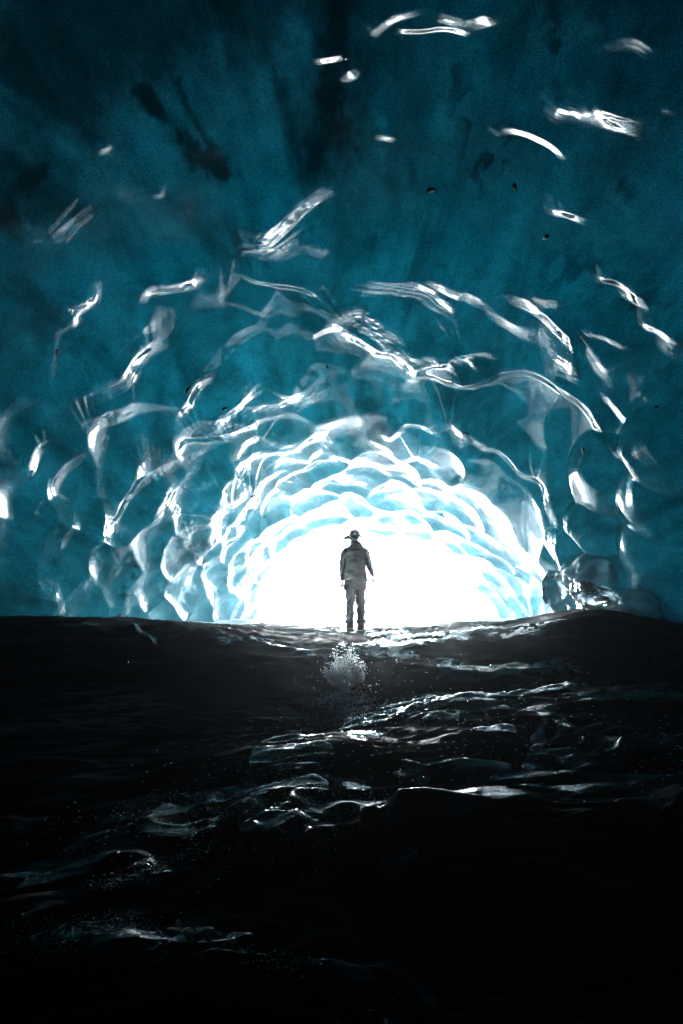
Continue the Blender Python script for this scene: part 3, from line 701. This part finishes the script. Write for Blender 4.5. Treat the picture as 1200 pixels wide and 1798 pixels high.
# waterfall splash: a fan of white water thrown up where the flow drops off the ledge
def build_splash():
    base = ground_cast(605, 1205); base = np.array([.03, 5.95, -.145 * 5.95 - .02])
    n = 3800
    u = RNG.uniform(-1, 1, n); v = RNG.uniform(0, 1, n) ** .6
    ang = u * 1.25
    r = .40 * v * (1 - .18 * np.abs(u)) * (1 + .16 * vnoise(np.stack([u * 6, 0 * u, 0 * u], -1), 3) + .08 * vnoise(np.stack([u * 19, 0 * u, 0 * u], -1), 4)) + RNG.exponential(.02, n)
    c = np.stack([base[0] + .52 * r * np.sin(ang) * 1.15, base[1] - .10 * v + RNG.normal(0, .06, n), base[2] - .02 + r * np.cos(ang) * .98], -1)
    rad = RNG.uniform(.0018, .005, n) * (1.2 - .4 * v)
    # apron of foam running down the step below the jet
    m = 2600
    t = RNG.uniform(0, 1, m); x = base[0] + RNG.normal(0, .11 + .10 * t, m); yy = 5.9 - 1.4 * t
    a = np.stack([x, yy, floor_b(x, yy) + RNG.uniform(.0, .05, m) * (1 - t)], -1)
    ra = RNG.uniform(.002, .006, m)
    st = np.ones((n + m, 3)); st[:, 2] = RNG.uniform(.8, 2.2, n + m)
    o = scatter_mesh('water_splash', np.concatenate([c, a]), np.concatenate([rad, ra]), 1, M['foam'], st)
    k = 500; u2 = RNG.uniform(-1.15, 1.15, k); v2 = RNG.uniform(.35, 1.25, k); r2 = .40 * v2 * (1 - .18 * np.abs(u2))
    sp = np.stack([base[0] + .6 * r2 * np.sin(u2 * 1.25), base[1] - RNG.uniform(.02, .25, k), base[2] + r2 * np.cos(u2 * 1.25)], -1)
    q_ = scatter_mesh('spray', sp, RNG.uniform(.0015, .0045, k), 2, M['drop']); q_.parent = o; q_['kind'] = 'stuff'
    tag(o, 'fan of white splashing water where the stream drops off the ledge', 'splash')
build_splash()

def build_drops():
    n = 420
    px = RNG.normal(655, 75, n); py = RNG.uniform(1140, 1400, n); D = RNG.uniform(2.8, 6.2, n)
    px = np.where(np.abs(px - 640) > 260, RNG.uniform(470, 830, n), px)
    x = (px - CX) / F * D; z = (HY - py) / F * D
    k = z > floor_b(x, D) + .02
    c = np.stack([x, D, z], -1)[k]; r = RNG.uniform(.0010, .0026, len(c)) * np.where(RNG.uniform(0, 1, len(c)) > .93, 1.6, 1)
    # white flecks added over the near flows in place of the water's glints
    ex = []
    for poly, sx, sy, m in (([(30,1650),(200,1630),(330,1655)], 40, 17, 700), ([(260,1520),(420,1500)], 70, 30, 160), ([(400,1400),(620,1440)], 80, 36, 900), ([(1130,1350),(1190,1300)], 30, 60, 90), ([(400,1480),(600,1480)], 90, 30, 140), ([(330,1655),(500,1695)], 30, 9, 320), ([(650,1290),(1000,1280)], 120, 50, 260), ([(180,1555),(330,1500)], 20, 6, 220), ([(100,1480),(380,1390)], 60, 18, 160)):
        t = RNG.uniform(0, len(poly) - 1.001, m); i = t.astype(int); f = (t - i)[:, None]; pl = np.array(poly, float)
        pp = pl[i] * (1 - f) + pl[i + 1] * f + RNG.normal(0, 1, (m, 2)) * np.array([sx, sy])
        for q in pp:
            g = ground_cast(q[0], q[1]); ex.append(g * .99)
    ex = np.array(ex)
    fr_ = RNG.uniform(.0013, .0036, len(ex)) * np.clip(ex[:, 1] / 2.2, .8, 2.2) * np.where(RNG.uniform(0, 1, len(ex)) > .9, 1.5, 1)
    fs_ = np.stack([RNG.uniform(.8, 2.2, len(ex)), np.ones(len(ex)), RNG.uniform(.5, .9, len(ex))], -1)
    fo = scatter_mesh('glint_flecks', ex, fr_, 1, M['foam'], fs_); tag(fo, 'added white flecks in place of glints on the thin running water', 'foam', kind='stuff')  # material and category say foam, but these flecks stand in for glints
    st = np.ones((len(c), 3)); st[:, 2] = RNG.uniform(.8, 1.6, len(c))
    dr = np.array([[(181 - 600) / F * 2.5, 2.5, (HY - 1427) / F * 2.5], [(226 - 600) / F * 5.0, 5.0, (HY - 1162) / F * 5.0], [(1136 - 600) / F * 2.4, 2.4, (HY - 1452) / F * 2.4]])
    c = np.concatenate([c, dr]); r = np.concatenate([r, [.0025, .0035, .0022]]); st = np.concatenate([st, [[1, 1, 4.5], [1, 1, 3.5], [1, 1, 3]]])
    o = scatter_mesh('water_drops', c, r, 1, M['drop'], st)
    tag(o, 'clear drops of meltwater in the air over the ledges', 'drops', kind='stuff')
build_drops()

# ------------------------------------------------------------------ ice boulders against the right wall
def lump(name, px, py, D, rx, ry, rz, seed, mat, label, cat, flat=0., rot=0., facets=0.):
    v, f = ico(5)
    v = v / np.linalg.norm(v, axis=1, keepdims=True)
    d = 1 + .22 * fbm(v * 1.3 + seed, 3, seed) + .03 * fbm(v * 6 + seed, 2, seed + 5)
    if facets:
        rg = np.random.default_rng(seed)
        for _ in range(9):
            nn = rg.normal(0, 1, 3); nn /= np.linalg.norm(nn); c = v @ nn
            lim = rg.uniform(.55, .85); d = np.where((c > 0) & (c * d > lim), d * (1 - facets) + facets * lim / np.maximum(c, .01), d)
    p = v * d[:, None] * np.array([rx, ry, rz])
    c_, s_ = math.cos(rot), math.sin(rot)
    p = np.stack([p[:, 0] * c_ - p[:, 2] * s_, p[:, 1], p[:, 0] * s_ + p[:, 2] * c_], -1)
    c = np.array([(px - CX) / F * D, D, (HY - py) / F * D])
    o = mesh_np(name, p, tris=f, mat=mat); o.location = c
    tag(o, label, cat); return o
lump('ice_boulder', 1050, 1008, 10.2, .62, .5, .36, 21, M['ice_pale'], 'rounded cloudy ice boulder above the glassy ice chunk by the arch foot', 'ice boulder', rot=.25)
lump('ice_boulder', 1152, 1066, 9.3, .75, .5, .34, 58, M['ice_pale'], 'low flat blue ice boulder at the right wall, just behind the black rock hump', 'ice boulder')
lump('ice_chunk', 1052, 1056, 9.5, .46, .4, .24, 66, M['ice_clear'], 'glassy clear ice chunk with a white edge on the rock hump', 'ice chunk', rot=-.45, facets=.25)
lump('ice_slab', 985, 1040, 11.3, .42, .35, .55, 71, M['ice_clear'], 'jagged pale ice slab leaning at the foot of the arch', 'ice slab', rot=.5, facets=.5)

# ------------------------------------------------------------------ stones frozen into the ceiling
def on_vault(px, py):
    c = cast(px, py); d = ((VP - c) ** 2).sum(-1); i = np.unravel_index(np.argmin(d), d.shape)
    return VP[i] + VN[i] * VH[i], VN[i]
STONES = [
 (760,326,11,'roundest dark stone frozen into the ceiling, alone above the long glossy lip'), (963,409,9,'flat dark stone with a sharp edge in the ceiling below the curved glint'),
 (906,322,9,'dark stone in the ceiling just under the thin hooked glint'), (320,666,9,'oval dark stone on the left, beside the looped ice lip'), (101,619,9,'slanting dark stone on the far left below the zigzag glint'),
 (574,633,6,'small dark stone over the bright central ice fan'), (384,697,9,'long dark stone inside the looped ice lip'), (830,742,6,'tiny dark stone on the smooth ice panel right of centre'),
 (1165,705,6,'small dark stone on the right edge beside the broad glints'), (435,855,6,'dark flake under the bright ledge on the left wall'), (1043,777,9,'slim dark stone on the right wall above the ice bulges'), (990,348,0,''),
]
def stone(px, py, size, label, k):
    c, n = on_vault(px, py); v, f = ico(3)
    d = 1 + .3 * fbm(v * 1.7 + k * 5, 3, k)
    r = .75 * size / F * c[1]
    t = np.cross(n, [0, 1, .3]); t /= np.linalg.norm(t); b = np.cross(n, t)
    al = .5 + k * .9; e1 = t * math.cos(al) + b * math.sin(al); e2 = np.cross(n, e1)
    p = (v[:, :1] * e1 * 1.0 + v[:, 1:2] * e2 * .55 + v[:, 2:] * n * .3) * d[:, None] * r
    o = mesh_np('embedded_stone', p, tris=f, mat=M['stone']); o.location = c
    tag(o, label, 'stone', 'stones frozen into the ice')
for k, (px, py, s_, lb) in enumerate(STONES):
    if s_: stone(px, py, s_, lb, k)

# ------------------------------------------------------------------ person
def ring_loft(rings, seg=28, cap=True, seed=0, wr=.0):
    """rings: (cx,cy,cz,rx,ry[,tilt]) -> verts, quads, tris"""
    V, t = [], np.linspace(0, 2 * np.pi, seg, endpoint=False)
    for (cx, cy, cz, rx, ry) in rings:
        V.append(np.stack([cx + rx * np.cos(t), cy + ry * np.sin(t), np.full(seg, cz)], -1))
    V = np.array(V); n = len(V)
    if wr: V = V + wr * fbm(V * np.array([9, 9, 16]) + seed, 3, seed)[..., None] * np.array([1, 1, .2])
    i = np.arange(n - 1)[:, None] * seg + np.arange(seg)[None]; j = np.arange(n - 1)[:, None] * seg + (np.arange(seg)[None] + 1) % seg
    q = np.stack([i, j, j + seg, i + seg], -1).reshape(-1, 4)
    V = V.reshape(-1, 3); tr = []
    if cap:
        a = len(V); V = np.concatenate([V, [V[:seg].mean(0)], [V[-seg:].mean(0)]])
        k = np.arange(seg); k2 = (k + 1) % seg
        tr = np.concatenate([np.stack([np.full(seg, a), k2, k], -1), np.stack([np.full(seg, a + 1), (n - 1) * seg + k, (n - 1) * seg + k2], -1)])
    return V, q, tr
def dens(rings, m=5):
    R = np.array(rings, float); t = np.arange(len(R)); tt = np.linspace(0, len(R) - 1, (len(R) - 1) * m + 1)
    out = np.stack([np.interp(tt, t, R[:, k]) for k in range(5)], -1)
    for _ in range(3): out[1:-1] = .25 * out[:-2] + .5 * out[1:-1] + .25 * out[2:]
    return [tuple(r) for r in out]
def combine(parts):
    V, Q, T, o = [], [], [], 0
    for v, q, t in parts:
        V.append(v); Q.append(np.asarray(q) + o)
        if len(t): T.append(np.asarray(t) + o)
        o += len(v)
    return np.concatenate(V), np.concatenate(Q), (np.concatenate(T) if T else None)
def skin_obj(name, verts, edges, radii, mat, parent=None, sub=2):
    me = bpy.data.meshes.new(name); me.from_pydata(verts, edges, []); me.materials.append(mat)
    o = link(bpy.data.objects.new(name, me), parent)
    m = o.modifiers.new('skin', 'SKIN'); m.use_smooth_shade = True
    sk = me.skin_vertices[0]
    for i, r in enumerate(radii): sk.data[i].radius = (r, r) if not isinstance(r, tuple) else r; sk.data[i].use_root = (i == 0)
    s = o.modifiers.new('smooth', 'SUBSURF'); s.levels = sub; s.render_levels = sub
    return o

def build_person():
    fz = floor_b(np.array(.25), np.array(10.0))
    V, E, R = [], [], []
    def add(p, r, prev=None):
        V.append(p); R.append(r)
        if prev is not None: E.append((prev, len(V) - 1))
        return len(V) - 1
    pel = add((0, 0, .90), (.14, .10)); sp = add((0, .01, 1.12), (.135, .09), pel); ch = add((0, .01, 1.32), (.15, .10), sp); nk0 = add((0, .0, 1.46), .062, ch)
    nk = add((-.01, .0, 1.51), .058, nk0); hd = add((-.02, .0, 1.575), (.072, .082), nk); hd2 = add((-.018, .0, 1.66), (.08, .09), hd); add((-.012, 0, 1.735), (.05, .06), hd2)
    for sx in (-1, 1):
        h = add((sx * .10, 0, .84), .095, pel); k = add((sx * .105, .012, .47), .058, h); kk = add((sx * .105, .0, .30), .055, k); a = add((sx * .105, -.02, .08), .04, kk); add((sx * .115, .14, .035), .035, a)
        if sx > 0: pts = [((.165, .01, 1.41), .058), ((.20, .02, 1.28), .048), ((.24, .025, 1.14), .042), ((.285, .045, 1.03), .036), ((.308, .06, .935), .026)]
        else: pts = [((-.185, .01, 1.40), .058), ((-.215, .02, 1.26), .048), ((-.235, .02, 1.12), .042), ((-.235, .05, .98), .036), ((-.23, .075, .86), .026)]
        pv = ch
        for p, r in pts: pv = add(p, r, pv)
        wx, wy, wz = V[pv]
        palm = add((wx + sx * .008, wy + .01, wz - .055), .036, pv)
        for k_, (dy, ln) in enumerate(((-.026, .068), (-.009, .078), (.009, .073), (.025, .058))):
            b0 = (wx + sx * (.010 + dy * 1.25), wy + .012 + dy * .4, wz - .092); b = add(b0, .0105, palm)
            m_ = add((b0[0] - sx * .004, b0[1] + .004, b0[2] - ln * .5), .0098, b); add((b0[0] - sx * .018, b0[1] + .006, b0[2] - ln), .0082, m_)
        t0 = add((wx - sx * .045, wy + .02, wz - .05), .0125, palm); add((wx - sx * .056, wy + .026, wz - .09), .0105, t0)
    body = skin_obj('person', V, E, R, M['skin'])
    body.location = (.245, 10.0, float(fz) - .01)
    body.rotation_euler = (0, 0, 0)
    tag(body, 'person in a brimmed hat and long jacket standing against the bright cave mouth', 'person')
    # face (turned to the left, towards the light)
    def fl(name, p, s, mat):
        v, f = ico(2); mesh_np(name, v * np.array(s) + np.array(p), tris=f, mat=mat, parent=body)
    rt = math.radians(55)
    def face(dx, up, fw): return (-.02 - fw * math.sin(rt) + dx * math.cos(rt), -.0 + fw * math.cos(rt) + dx * math.sin(rt), up)
    fl('nose', face(0, 1.605, .09), (.013, .013, .02), M['skin'])
    for s_ in (-1, 1): fl('eye', face(s_ * .032, 1.632, .072), (.012, .012, .009), M['hair'])
    for s_ in (-1, 1): fl('ear', face(s_ * .08, 1.61, .0), (.015, .018, .032), M['skin'])
    fl('mouth', face(0, 1.568, .076), (.02, .02, .006), M['skin'])
    v, f = ico(4); vv = v * np.array([.088, .098, .085]) + np.array([-.006, -.012, 1.66]); vv[:, 2] = np.maximum(vv[:, 2], 1.575); vv += .006 * fbm(vv * 40, 2, 4)[:, None]
    mesh_np('hair', vv, tris=f, mat=M['hair'], parent=body)
    # jacket: torso to the hips with sleeves and collar
    tor = dens([(0, .0, .70, .205, .135), (0, 0, .78, .208, .14), (0, 0, .92, .20, .135), (0, .005, 1.08, .195, .132), (0, .01, 1.25, .205, .14), (0, .01, 1.37, .20, .135), (0, .005, 1.45, .155, .115), (-.005, 0, 1.515, .095, .09), (-.012, 0, 1.565, .078, .085)], 6)
    def sleeve(pts, seed):
        P = np.array([p[0] for p in pts]); r = np.array([p[1] for p in pts]); t = np.arange(len(P)); tt = np.linspace(0, len(P) - 1, 30)
        Pi = np.stack([np.interp(tt, t, P[:, k]) for k in range(3)], -1); ri = np.interp(tt, t, r)
        return ring_loft([(p[0], p[1], p[2], q, q * 1.08) for p, q in zip(Pi, ri)], 20, True, seed, .012)
    sl1 = sleeve([((.135, .01, 1.455), .05), ((.165, .01, 1.40), .078), ((.20, .02, 1.28), .076), ((.243, .025, 1.14), .066), ((.285, .045, 1.03), .055), ((.305, .058, .95), .044)], 3)
    sl2 = sleeve([((-.155, .01, 1.445), .055), ((-.19, .01, 1.37), .078), ((-.215, .02, 1.25), .068), ((-.235, .02, 1.11), .062), ((-.236, .05, .98), .055), ((-.23, .072, .875), .046)], 8)
    mesh_np('jacket', *combine([ring_loft(tor, 40, True, 1, .018), sl1, sl2]), mat=M['jacket'], parent=body)
    # trousers with bunched cuffs
    legs = []
    for sx, sd in ((-1, 5), (1, 6)):
        rg = dens([(sx * .094, -.01, .12, .075, .085), (sx * .10, -.005, .17, .082, .09), (sx * .097, 0, .21, .07, .08), (sx * .099, 0, .27, .083, .088), (sx * .096, .005, .33, .074, .082), (sx * .094, .01, .45, .082, .09), (sx * .088, .01, .56, .088, .10), (sx * .086, 0, .72, .098, .12), (sx * .08, 0, .88, .11, .12)], 6)
        legs.append(ring_loft(rg, 26, True, sd, .016))
    mesh_np('trousers', *combine(legs), mat=M['trouser'], parent=body)
    for sx in (-1, 1):
        up = ring_loft(dens([(sx * .096, -.02, .0, .062, .085), (sx * .096, -.02, .05, .066, .088), (sx * .096, -.015, .12, .058, .068), (sx * .098, -.01, .2, .062, .07)], 4), 22, True, 9 + sx, .006)
        toe = ring_loft(dens([(sx * .105, .07, .0, .056, .12), (sx * .105, .07, .03, .056, .12), (sx * .105, .06, .065, .045, .095), (sx * .105, .05, .09, .025, .05)], 4), 22, True, 12, .003)
        mesh_np('boot', *combine([up, toe]), mat=M['boot'], parent=body)
    # hat: pinched crown and a wide drooping brim
    t = np.linspace(0, 2 * np.pi, 48, endpoint=False); rows = []
    prof = [(.0, .092), (.035, .092), (.062, .084), (.082, .065), (.091, .045), (.098, .03), (.101, .0), (.112, -.006), (.135, -.004), (.155, -.010), (.165, -.022), (.163, -.027), (.13, -.012), (.098, -.012)]
    for r_, z_ in prof:
        rr_ = r_ * (1 + .05 * np.cos(2 * t)); zz = z_ - .02 * (r_ > .105) * (np.abs(np.sin(t)) ** 2) * (r_ - .1) / .06 - .022 * np.exp(-((r_ / .05) ** 2)) * (z_ > .06) * .4
        rows.append(np.stack([rr_ * np.cos(t), rr_ * np.sin(t) * 1.0, np.full(48, 0) + zz], -1))
    Vh = np.array(rows) * np.array([1.02, .98, 1.0]); bf_ = np.clip(Vh[..., 1] / .15, 0, 1) * (np.hypot(Vh[..., 0], Vh[..., 1]) > .1); Vh[..., 1] += .045 * bf_; Vh[..., 2] -= .018 * bf_; Vh[..., 2] *= np.where(Vh[..., 2] > .02, 1.05, 1); n = len(Vh)
    i = np.arange(n - 1)[:, None] * 48 + np.arange(48)[None]; j = np.arange(n - 1)[:, None] * 48 + (np.arange(48)[None] + 1) % 48
    hat = mesh_np('hat', Vh.reshape(-1, 3), np.stack([i, i + 48, j + 48, j], -1).reshape(-1, 4), mat=M['felt'], parent=body)
    hat.location = (-.012, .0, 1.672); hat.rotation_euler = (0, 0, math.radians(72))
build_person()

# ------------------------------------------------------------------ outside: snow and bright sky
def build_outside():
    xs = np.concatenate([np.linspace(-120, -10, 40), np.linspace(-9.5, 9.5, 130), np.linspace(10, 120, 40)]); ys = np.concatenate([np.linspace(11.2, 26, 110), np.linspace(26.4, 60, 60), np.linspace(61, 160, 40)])
    X, Y = np.meshgrid(xs, ys, indexing='xy')
    q_ = np.stack([X, Y, 0 * X], -1)
    Zi = floor_b(np.clip(X, -9, 9), Y) + .10 * sstep(12.3, 15.0, Y + .8 * fbm(q_ * .9, 3, 411)) - .06 + .03 * fbm(q_ * 1.4, 3, 415)
    Z = -.55 + .25 * fbm(np.stack([X * .12, Y * .12, 0 * X], -1), 4, 401) * sstep(22, 30, Y) + .02 * np.clip(Y - 30, 0, None)
    k_ = sstep(20, 27, Y); Z = Zi * (1 - k_) + Z * k_
    o = mesh_np('snow_ground', np.stack([X, Y, Z], -1), grid_quads(*X.shape), mat=M['snow'])
    tag(o, 'bright snow running from the cave mouth out across the open field', 'snow', kind='structure')
    m, nt, out = new_mat('bright cloudy sky'); L = nt.links.new
    tc = N(nt, 'ShaderNodeTexCoord'); n = N(nt, 'ShaderNodeTexNoise', Scale=.03, Detail=4.0); L(tc.outputs['Object'], n.inputs['Vector'])
    em = N(nt, 'ShaderNodeEmission', Strength=SKY_L)
    L(ramp(nt, n.outputs[0], [(.3, (.88, .95, 1.0)), (.7, (1, 1, 1))]).outputs[0], em.inputs['Color']); L(em.outputs[0], out.inputs['Surface'])
    az = np.linspace(-math.radians(31), math.radians(31), 24); el = np.linspace(-.01, math.radians(21), 12)
    AZ, EL = np.meshgrid(az, el, indexing='xy'); Rr = 150
    o = mesh_np('sky', np.stack([Rr * np.cos(EL) * np.sin(AZ), 20 + Rr * np.cos(EL) * np.cos(AZ), Rr * np.sin(EL)], -1), grid_quads(*AZ.shape), mat=m)
    tag(o, 'overexposed white sky beyond the cave mouth', 'sky', kind='structure')
SKY_L = 9.0
build_outside()

# ------------------------------------------------------------------ air
def build_haze():
    m, nt, out = new_mat('cave mist')
    v = N(nt, 'ShaderNodeVolumePrincipled')
    v.inputs['Color'].default_value = (.80, .92, 1, 1); v.inputs['Density'].default_value = .0011; v.inputs['Anisotropy'].default_value = .93
    nt.links.new(v.outputs[0], out.inputs['Volume'])
    m.cycles.volume_sampling = 'EQUIANGULAR'
    lo, hi = (-20, -14, -4), (20, 40, 14)
    V = [(x, y, z) for x in (lo[0], hi[0]) for y in (lo[1], hi[1]) for z in (lo[2], hi[2])]
    Q = [(0, 1, 3, 2), (4, 6, 7, 5), (0, 4, 5, 1), (2, 3, 7, 6), (0, 2, 6, 4), (1, 5, 7, 3)]
    o = mesh_np('haze', V, Q, mat=m, smooth=False)
    tag(o, 'thin bright mist hanging in the cave air', 'haze', kind='stuff')
build_haze()

# ------------------------------------------------------------------ camera, light, world
cam = bpy.data.cameras.new('camera'); co = link(bpy.data.objects.new('camera', cam))
co.location = (0, 0, 0); co.rotation_euler = (math.radians(90), 0, 0)
cam.sensor_fit = 'HORIZONTAL'; cam.sensor_width = 36; cam.lens = 36 * F / 1200
cam.shift_x = 0; cam.shift_y = (HY - 899) / 1200
cam.clip_start = .05; cam.clip_end = 1000
scene.camera = co

SUN_EL, SUN_AZ = math.radians(50), math.radians(18)   # sun stands high beyond the mouth and lights the snow outside
w = bpy.data.worlds.new('World'); scene.world = w; w.use_nodes = True; w.cycles.sampling_method = 'NONE'
nt = w.node_tree; nt.nodes.clear()
sky = nt.nodes.new('ShaderNodeTexSky'); sky.sky_type = 'NISHITA'; sky.sun_disc = False; sky.sun_elevation = SUN_EL; sky.sun_rotation = SUN_AZ; sky.dust_density = 3
bg = nt.nodes.new('ShaderNodeBackground'); bg.inputs[1].default_value = .1; wo = nt.nodes.new('ShaderNodeOutputWorld')
nt.links.new(sky.outputs[0], bg.inputs[0]); nt.links.new(bg.outputs[0], wo.inputs[0])
sl = bpy.data.lights.new('sun', 'SUN'); sl.energy = 5.0; sl.angle = math.radians(.5); sl.color = (1, .98, .95)
so = link(bpy.data.objects.new('sun', sl))
d = Vector((math.sin(SUN_AZ) * math.cos(SUN_EL), math.cos(SUN_AZ) * math.cos(SUN_EL), math.sin(SUN_EL)))
so.rotation_euler = d.to_track_quat('Z', 'Y').to_euler(); so.location = d * 30

vs = scene.view_settings; vs.view_transform = 'Standard'; vs.look = 'None'; vs.exposure = 4.3; vs.gamma = 1; vs.use_curve_mapping = False
cy = scene.cycles
cy.max_bounces = 8; cy.diffuse_bounces = 4; cy.glossy_bounces = 4; cy.transmission_bounces = 6; cy.volume_bounces = 0
cy.use_denoising = True
cy.sample_clamp_indirect = 12
